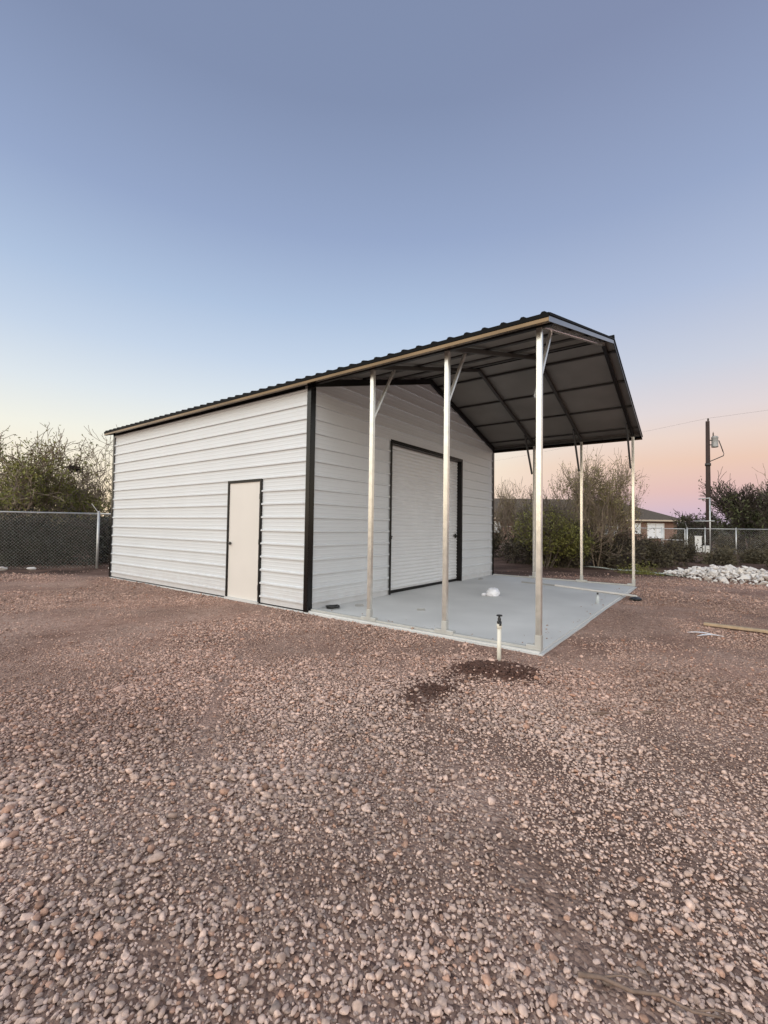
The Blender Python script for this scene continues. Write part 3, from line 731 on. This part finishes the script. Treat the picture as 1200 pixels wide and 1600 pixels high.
tag(m.build('pipe_frame', GALVF), 'thin pale pipe with two short arms standing before the utility pole', 'pipe post')
m = MB(); m.box((29.6, -4.55, -.3), (29.9, -4.2, 1.0)); m.box((29.55, -4.95, -.3), (29.95, -4.6, .45)); m.box((29.58, -4.58, 1.0), (29.92, -4.17, 1.05)); tag(m.build('utility_box', WFRM), 'pale utility box standing behind the fence at the gate post', 'utility box')

# ================================================================== utility pole and wires
pp = (30.8, -4.9); up = thing('utility_pole', (*pp, g0(*pp)), 'dark wooden utility pole carrying a grey transformer', 'utility pole')
m = MB(); m.tube([(*pp, -.4), (pp[0], pp[1], 4), (pp[0]+.02, pp[1], 8.55)], [.155, .135, .11], 14); m.build('pole', POLEW, up)
q = np.array([*pp, 0.])+np.array([RT[0], RT[1], 0])*.46
m = MB(); m.lathe([(.02,6.82),(.165,6.84),(.195,6.87),(.195,6.92),(.185,6.94),(.185,7.42),(.20,7.45),(.20,7.50),(.14,7.57),(.02,7.60)], (q[0], q[1], 0), 18); tr = m.build('transformer', TRANS, up)
m = MB(); m.lathe([(.03,0),(.045,.03),(.03,.06),(.045,.10),(.03,.13),(.04,.17),(.02,.24),(.01,.3)], (q[0]-.10*RT[0], q[1]-.10*RT[1], 7.56), 10); m.build('bushing', BARKD, tr)
m = MB(); p3 = lambda s, z, f=0: (pp[0]+RT[0]*s+FW[0]*f, pp[1]+RT[1]*s+FW[1]*f, z)
m.tube([p3(.72, 7.3), p3(.86, 6.95), p3(1.0, 6.55)], .028, 6); m.tube([p3(.10, 5.9), p3(.5, 6.07), p3(1.02, 6.3)], .03, 6); m.tube([p3(1.0, 6.55), p3(1.05, 6.42), p3(1.0, 6.3)], .02, 6)
m.lathe([(.17, 5.62), (.17, 5.78)], (*pp, 0), 14)
m.build('bracket', STEELD, up)
m = MB(); m.bar(p3(.1, 7.3), p3(.33, 7.3), .08, .06); m.bar(p3(.1, 7.0), p3(.33, 7.0), .08, .06); m.build('hanger', STEELD, up)
m = MB(); m.lathe([(.025,0),(.03,.04),(.06,.06),(.06,.10),(.04,.13),(.055,.16),(.03,.2)], (pp[0]+.03, pp[1]-.03, 8.55), 10); m.build('insulator', BARKD, up)
def wire(a, b, sag, label, r=.0045):
    P = [np.array(a)*(1-t)+np.array(b)*t-np.array([0, 0, 4*sag*t*(1-t)]) for t in np.linspace(0, 1, 24)]
    m = MB(); m.tube(P, r, 5); tag(m.build('power_line', STEELD), label, 'power line')
wire((pp[0]+.03, pp[1]-.03, 8.75), (75, 62, 12.5), .8, 'thin power line running left from the pole top towards the garage roof')
wire((pp[0]+.03, pp[1]-.03, 8.75), (26, -60, 11.5), .5, 'thin power line running right from the pole top out of view')

# ================================================================== house behind the trees
def house():
    e = RT; n = FW; O = np.array([49.36, -2.92])            # right eave corner; the house runs left along -e
    Lh, Dp = 26.0, 10.0
    P = lambda s, d, z: (O[0]-e[0]*s+n[0]*d, O[1]-e[1]*s+n[1]*d, z)
    o = thing('brick_house', P(Lh/2, Dp/2, -.3), 'low brick house with brown hip roof behind the bare shrubs', 'house')
    ze, zk, ov = 2.45, 4.72, .55
    m = MB(); a = (ov, ov), (Lh-ov, ov), (Lh-ov, Dp-ov), (ov, Dp-ov)
    for (s0, d0), (s1, d1) in zip(a, a[1:]+a[:1]): m.add([P(s0, d0, -.6), P(s1, d1, -.6), P(s1, d1, ze), P(s0, d0, ze)], [(0,1,2,3)])
    m.build('wall', BRICK, o)
    m = MB(); r0, r1 = 5.2, Lh-5.2
    vs = [P(0,0,ze), P(Lh,0,ze), P(Lh,Dp,ze), P(0,Dp,ze), P(r0,Dp/2,zk), P(r1,Dp/2,zk)]
    m.add(vs, [(0,1,5,4), (1,2,5), (2,3,4,5), (3,0,4), (0,3,2,1)]); rf_ = m.build('roof', SHING, o)
    m = MB()
    c = [(0,0),(Lh,0),(Lh,Dp),(0,Dp),(0,0)]
    for (s0, d0), (s1, d1) in zip(c[:-1], c[1:]): m.bar(P(s0,d0,ze-.085), P(s1,d1,ze-.085), .05, .16)
    m.build('fascia', FASC, rf_)
    for s0, wdt, z0, z1 in ((1.9, 1.75, .55, 2.12), (4.3, .8, 1.0, 2.1), (6.6, 1.5, .8, 2.1), (11.5, 1.5, .9, 2.1), (18.6, 1.3, .9, 2.1)):
        m = MB(); f = .07
        for q in ((s0, z0, s0+f, z1), (s0+wdt-f, z0, s0+wdt, z1), (s0+f, z1-f, s0+wdt-f, z1), (s0+f, z0, s0+wdt-f, z0+f), (s0+wdt/2-f/2, z0+f, s0+wdt/2+f/2, z1-f)):
            vs = [P(u, d, z) for d in (ov-.07, ov-.005) for u, z in ((q[0], q[1]), (q[2], q[1]), (q[2], q[3]), (q[0], q[3]))]
            m.add(vs, [(0,1,2,3), (7,6,5,4), (0,4,5,1), (1,5,6,2), (2,6,7,3), (3,7,4,0)])
        w_ = m.build('window', WFRM, o)
        m = MB(); m.add([P(s0+f, ov-.03, z0+f), P(s0+wdt-f, ov-.03, z0+f), P(s0+wdt-f, ov-.03, z1-f), P(s0+f, ov-.03, z1-f)], [(0,1,2,3)]); m.build('pane', WINW, w_)
house()

# ================================================================== trees and brush
def tree(name, label, cat, base, h, spread, stems, seed, bark, leaf, nleaf, lsize, leafband=(0, 1), r0=.05, rmin=.006, up=.5, levels=4, kids=(5, 6, 5), droop=0, ang=.75, squeeze=1.0, group=None, lclump=.09):
    g = np.random.default_rng(seed); bz = g0(*base); base3 = np.array([*base, bz])
    o = thing(name, base3, label, cat, group)
    V = []; F = []; off = 0; tips = []
    def seg(P, Rd, n):
        nonlocal off
        k = len(P); d = np.gradient(P, axis=0); d /= np.linalg.norm(d, axis=1)[:, None]+1e-9
        ref = np.where(np.abs(d[:, 2:3]) > .9, np.array([[1., 0, 0]]), np.array([[0, 0, 1.]]))
        a = np.cross(d, ref); a /= np.linalg.norm(a, axis=1)[:, None]+1e-9; b = np.cross(d, a)
        t = 2*np.pi*np.arange(n)/n
        R_ = P[:, None]+Rd[:, None, None]*(a[:, None]*np.cos(t)[None, :, None]+b[:, None]*np.sin(t)[None, :, None])
        V.append(R_.reshape(-1, 3))
        i, j = np.meshgrid(np.arange(k-1), np.arange(n), indexing='ij'); i = i.ravel(); j = j.ravel()
        F.append(np.c_[i*n+j, i*n+(j+1) % n, (i+1)*n+(j+1) % n, (i+1)*n+j]+off); off += k*n
    def branch(p, d, ln, r, lev):
        k = 6 if lev < 2 else 4; P = [p]; dd = d.copy()
        for i in range(k):
            dd = dd+g.normal(size=3)*(.22 if lev else .13)+np.array([0, 0, up*.12-droop*.1*lev]); dd /= np.linalg.norm(dd)
            P.append(P[-1]+dd*ln/k)
        P = np.array(P); re = max(r*.45, rmin*.8); Rd = np.linspace(r, re, k+1)
        seg(P, Rd, 7 if lev == 0 else (4 if lev == 1 else 3))
        if lev >= levels-2: tips.append(P[1:])
        if lev >= levels-1: return
        nk = kids[min(lev, len(kids)-1)]
        for q in range(nk):
            t = g.uniform(.3, 1.0) if lev else g.uniform(.25, 1.0)
            idx = t*k; i = min(int(idx), k-1); pt = P[i]+(P[i+1]-P[i])*(idx-i)
            dl = P[i+1]-P[i]; dl /= np.linalg.norm(dl)
            rv = g.normal(size=3); rv -= dl*(rv@dl); rv /= np.linalg.norm(rv)+1e-9
            an = ang*g.uniform(.6, 1.25); nd = dl*math.cos(an)+rv*math.sin(an); nd[2] += .25*up; nd /= np.linalg.norm(nd)
            branch(pt, nd, ln*g.uniform(.45, .72), max(Rd[i]*.6, rmin), lev+1)
    for s in range(stems):
        a = g.uniform(0, 6.28); sp_ = spread*g.uniform(.2, 1)
        d = np.array([math.cos(a)*sp_, math.sin(a)*sp_, 1.]); d /= np.linalg.norm(d)
        p = base3+np.array([math.cos(a), math.sin(a), 0])*.12*stems**.5*g.random()-np.array([0, 0, .08])
        branch(p, d, h*g.uniform(.42, .62), r0*g.uniform(.7, 1.1), 0)
    Va = np.vstack(V); top = np.percentile(Va[:, 2], 99.7)-bz; scl = h/top
    Va = (Va-base3)*np.array([squeeze, squeeze, scl])+base3
    npmesh('trunk', Va, np.vstack(F), bark, True, None, o)
    T = (np.vstack(tips)-base3)*np.array([squeeze, squeeze, scl])+base3
    rel = (T[:, 2]-bz)/h
    wgt = np.interp(rel, [0, leafband[0], (leafband[0]+leafband[1])/2, leafband[1], 1.2], [.25, 1, 1, .12, .05])*(.25+1.5*sstep(.38, .62, fbm(T[:, 0]*1.3+T[:, 2], T[:, 1]*1.3-T[:, 2]*1.2, 2)))
    if nleaf:
        ix = g.choice(len(T), nleaf, p=wgt/wgt.sum()); C = T[ix]+g.normal(size=(nleaf, 3))*lclump
        a = g.normal(size=(nleaf, 3)); a /= np.linalg.norm(a, axis=1)[:, None]; b = np.cross(a, g.normal(size=(nleaf, 3))); b /= np.linalg.norm(b, axis=1)[:, None]
        s = lsize*g.uniform(.5, 1.4, nleaf)[:, None]
        C[:, 2] = np.maximum(C[:, 2], bz+.02)
        V4 = np.stack([C-a*s, C-b*s*.35, C+a*s, C+b*s*.35], 1).reshape(-1, 3); F4 = np.arange(nleaf*4).reshape(-1, 4)
        npmesh('crown', V4, F4, leaf, False, None, o)
    return o
GL = 'mesquite trees beyond the left fence'; GR = 'bare shrubs before the brick house'; GB = 'low brush in the background'
tree('mesquite_tree', 'tall spreading mesquite with bare grey top at the left edge', 'tree', (-.2, 16.0), 5.25, .95, 5, 101, BARKL, LEAFG, 9500, .056, (.3, .92), .09, .009, .5, 5, (5, 5, 4, 3), squeeze=1.15, group=GL)
tree('mesquite_tree', 'leaning mesquite with a dark clump in its branches beside the building', 'tree', (1.6, 15.5), 4.15, .95, 4, 102, BARKL, LEAFG, 5000, .054, (.25, .85), .08, .010, .5, 5, (5, 5, 4, 3), group=GL)
tree('mesquite_tree', 'smaller twiggy mesquite right against the building corner', 'tree', (2.9, 14.8), 3.8, .6, 4, 103, BARKL, LEAFG, 3600, .05, (.2, .8), .055, .009, .6, 5, (5, 5, 4, 3), group=GL)
tree('mesquite_tree', 'farther greener mesquite low at the left edge beyond the fence', 'tree', (-3.2, 18.5), 3.6, .8, 4, 104, BARKD, LEAFG, 5500, .06, (.3, .9), .06, .010, .4, 5, (5, 4, 4, 2), group=GL)
tree('mesquite_tree', 'middle green mesquite between the two bare topped ones', 'tree', (.5, 17.2), 3.2, .7, 3, 105, BARKD, LEAFG, 5200, .055, (.3, .95), .06, .009, .4, 5, (5, 4, 4, 2), group=GL)
# nest clump
m = MB(); g = np.random.default_rng(8); c = np.array([1.41, 13.9, 3.34])
for _ in range(110):
    d = g.normal(size=3)*np.array([.12, .12, .05]); e_ = g.normal(size=3); e_ /= np.linalg.norm(e_); m.tube([c+d-e_*.10, c+d+e_*.10], .011, 3, cap=False)
tag(m.build('twig_nest', BARKD), 'dark twig nest lodged high in the leaning mesquite', 'nest')
gi = np.random.default_rng(55)
for k, (x, y, hh, lb) in enumerate(((-4.6, 15.9, 1.9, 'dark brush bush behind the fence, farthest left'), (-3.2, 14.8, 1.75, 'dark brush bush behind the fence, second from left'), (-1.9, 13.9, 1.8, 'dark brush bush behind the fence under the tall mesquite'), (-.7, 13.1, 1.7, 'dark brush bush behind the fence left of the post'), (.5, 12.4, 1.75, 'dark brush bush directly behind the fence post'), (1.7, 11.8, 1.7, 'dark brush bush between the fence post and the building'), (3.2, 12.3, 1.9, 'dark brush bush mostly hidden by the building corner'))):
    tree('brush_bush', lb, 'bush', (x, y), hh, 1.1, 7, 200+k, BARKD, LEAFH, 5200, .075, (0, 1), .03, .007, .25, 4, (7, 6, 5), ang=.9, group=GB, lclump=.16)
# right: green shrub, tall bare shrubs, brush along the fence
tree('shrub', 'round green shrub right behind the porch between the nearest post and the far ones', 'shrub', (11.35, -.25), 2.55, .6, 8, 301, BARK, LEAFG, 10000, .045, (.1, .95), .03, .006, .6, 4, (8, 7, 6), squeeze=.95, group=GR)
tree('shrub', 'tall bare budding shrub seen between the two far right posts', 'shrub', (13.1, -1.75), 4.2, .55, 7, 302, BARKL, LEAFY, 6000, .036, (.5, 1.1), .035, .007, .8, 4, (6, 6, 4), ang=.5, squeeze=.85, group=GR)
tree('shrub', 'bare budding shrub left of the middle far post, shorter than its neighbour', 'shrub', (13.2, -.75), 3.8, .65, 7, 303, BARKL, LEAFY, 5600, .036, (.5, 1.1), .032, .007, .8, 4, (6, 6, 4), ang=.5, squeeze=.85, group=GR)
tree('shrub', 'bare pale shrub at the farthest right post before the house roof', 'shrub', (14.3, -2.25), 3.8, .45, 5, 304, BARKL, LEAFY, 2600, .032, (.5, 1.1), .032, .007, .8, 4, (6, 6, 4), ang=.5, squeeze=.6, group=GR)
tree('shrub', 'bare twiggy shrub just right of the building wall', 'shrub', (15.6, 2.5), 3.6, .5, 6, 305, BARKL, LEAFY, 1100, .04, (.3, 1.1), .04, .009, .8, 4, (7, 6, 5), ang=.5, squeeze=.7, group=GR)
tree('shrub', 'low green shrub under the taller bare ones behind the porch', 'shrub', (12.3, -.7), 1.85, .8, 8, 306, BARKD, LEAFG, 7000, .045, (.05, 1), .03, .006, .5, 4, (8, 6, 5), group=GR)
tree('shrub', 'green shrub beyond the porch, against the bare twiggy one by the wall', 'shrub', (14.4, 1.2), 2.5, .6, 7, 307, BARKD, LEAFG, 6500, .05, (.05, .95), .03, .007, .5, 4, (8, 6, 5), squeeze=.7, group=GR)
for k, (x, y, hh, lb) in enumerate(((13.2, .9, 1.5, 'dark dry brush behind the porch right of the wall'), (15.5, 3.9, 1.3, 'dark dry brush low beside the building wall'), (14.2, -1.6, 1.7, 'dark dry brush behind the tall bare shrub'), (14.8, -3.0, 1.1, 'dark dry brush right of the farthest post'), (16.2, -3.2, 1.2, 'low dry brush before the gate'), (19.5, -3.9, 1.0, 'low dry brush in front of the gate post'), (13.6, -2.4, 1.3, 'dark dry brush at the foot of the pale shrub'), (18.5, 1.0, 1.7, 'dark dry brush before the house windows'), (22.5, -8.6, .75, 'low dry weeds behind the white stones, nearer'), (24.0, -7.6, .7, 'low dry weeds along the right fence'), (13.4, -1.2, 1.7, 'dark dry brush under the tall bare shrub'), (14.0, -.2, 1.65, 'dark dry brush left of the middle far post'),
      (13.0, .3, 1.5, 'dark dry brush behind the round green shrub'), (21.0, -2.6, .8, 'low dry brush before the left end of the gate'), (19.0, -5.2, .55, 'low dry weeds behind the left end of the white stones'), (20.5, -6.6, .5, 'low dry weeds behind the middle of the white stones'), (18.0, -7.4, .5, 'low dry weeds behind the right part of the white stones'),
      (29.6, -6.0, 1.25, 'dry brush just behind the right fence, nearest the pole'), (28.9, -7.6, 1.3, 'dry brush just behind the right fence, second from the pole'), (28.3, -9.2, 1.3, 'dry brush just behind the right fence, third from the pole'), (27.9, -10.9, 1.3, 'dry brush behind the right fence at the edge of the photo'), (31.5, -3.6, 1.2, 'dry brush behind the gate'))):
    tree('brush_bush', lb, 'bush', (x, y), hh, 1.2, 7, 400+k, BARKD, LEAFB, 3600, .06, (0, 1), .022, .006, .2, 4, (7, 6, 5), ang=.9, group=GB, lclump=.14)
tree('juniper_tree', 'dark green spiky tree behind the right fence by the utility pole', 'tree', (34.4, -7.2), 4.7, .95, 12, 501, BARKD, LEAFJ, 8500, .11, (.05, .75), .09, .016, .55, 4, (8, 7, 6), ang=.5, lclump=.2)
tree('juniper_tree', 'second dark green tree at the right edge behind the fence', 'tree', (33.0, -9.9), 4.1, .9, 10, 502, BARKD, LEAFJ, 6000, .11, (.05, .75), .08, .016, .5, 4, (8, 7, 6), ang=.55, lclump=.2)
tree('bare_tree', 'tall bare reddish tree rising at the far right edge', 'tree', (38.5, -9.4), 5.9, .4, 3, 503, BARKL, LEAFY, 500, .06, (.4, 1.1), .07, .014, .8, 4, (6, 5, 4), ang=.5)
tree('brush_bush', 'low green bush left of the utility pole foot', 'bush', (32.2, -4.3), 2.6, .9, 7, 504, BARKD, LEAFD, 2600, .10, (.1, 1), .05, .012, .4, 4, (6, 5, 5), ang=.6, group=GB)
tree('weed_clump', 'low green weeds on the dirt beside the pale hose', 'weeds', (11.3, -3.3), .2, 1.6, 24, 601, BARKD, LEAFG, 1600, .03, (0, 1), .008, .003, .3, 3, (4, 3), ang=.9, lclump=.14)
# far scrub on the horizon: one mass
def far():
    g = np.random.default_rng(77); n = 42000
    a = g.uniform(-1.25, 1.25, n); d = g.uniform(110, 190, n); s = np.tan(a*.62)*d
    x = CAM[0]+FW[0]*d+RT[0]*s; y = CAM[1]+FW[1]*d+RT[1]*s
    hm = 1.3+3.6*fbm(s*.045, d*.03, 4)
    z = hm*g.random(n)**.8-.2; C = np.c_[x, y, z]
    aa = g.normal(size=(n, 3)); aa /= np.linalg.norm(aa, axis=1)[:, None]; b = np.cross(aa, g.normal(size=(n, 3))); b /= np.linalg.norm(b, axis=1)[:, None]
    sz_ = g.uniform(.25, .65, n)[:, None]
    V = np.stack([C-aa*sz_, C-b*sz_*.7, C+aa*sz_, C+b*sz_*.7], 1).reshape(-1, 3)
    tag(npmesh('far_scrub', V, np.arange(n*4).reshape(-1, 4), FARV, False), 'far low scrub along the horizon', 'scrub', None, 'stuff')
far()
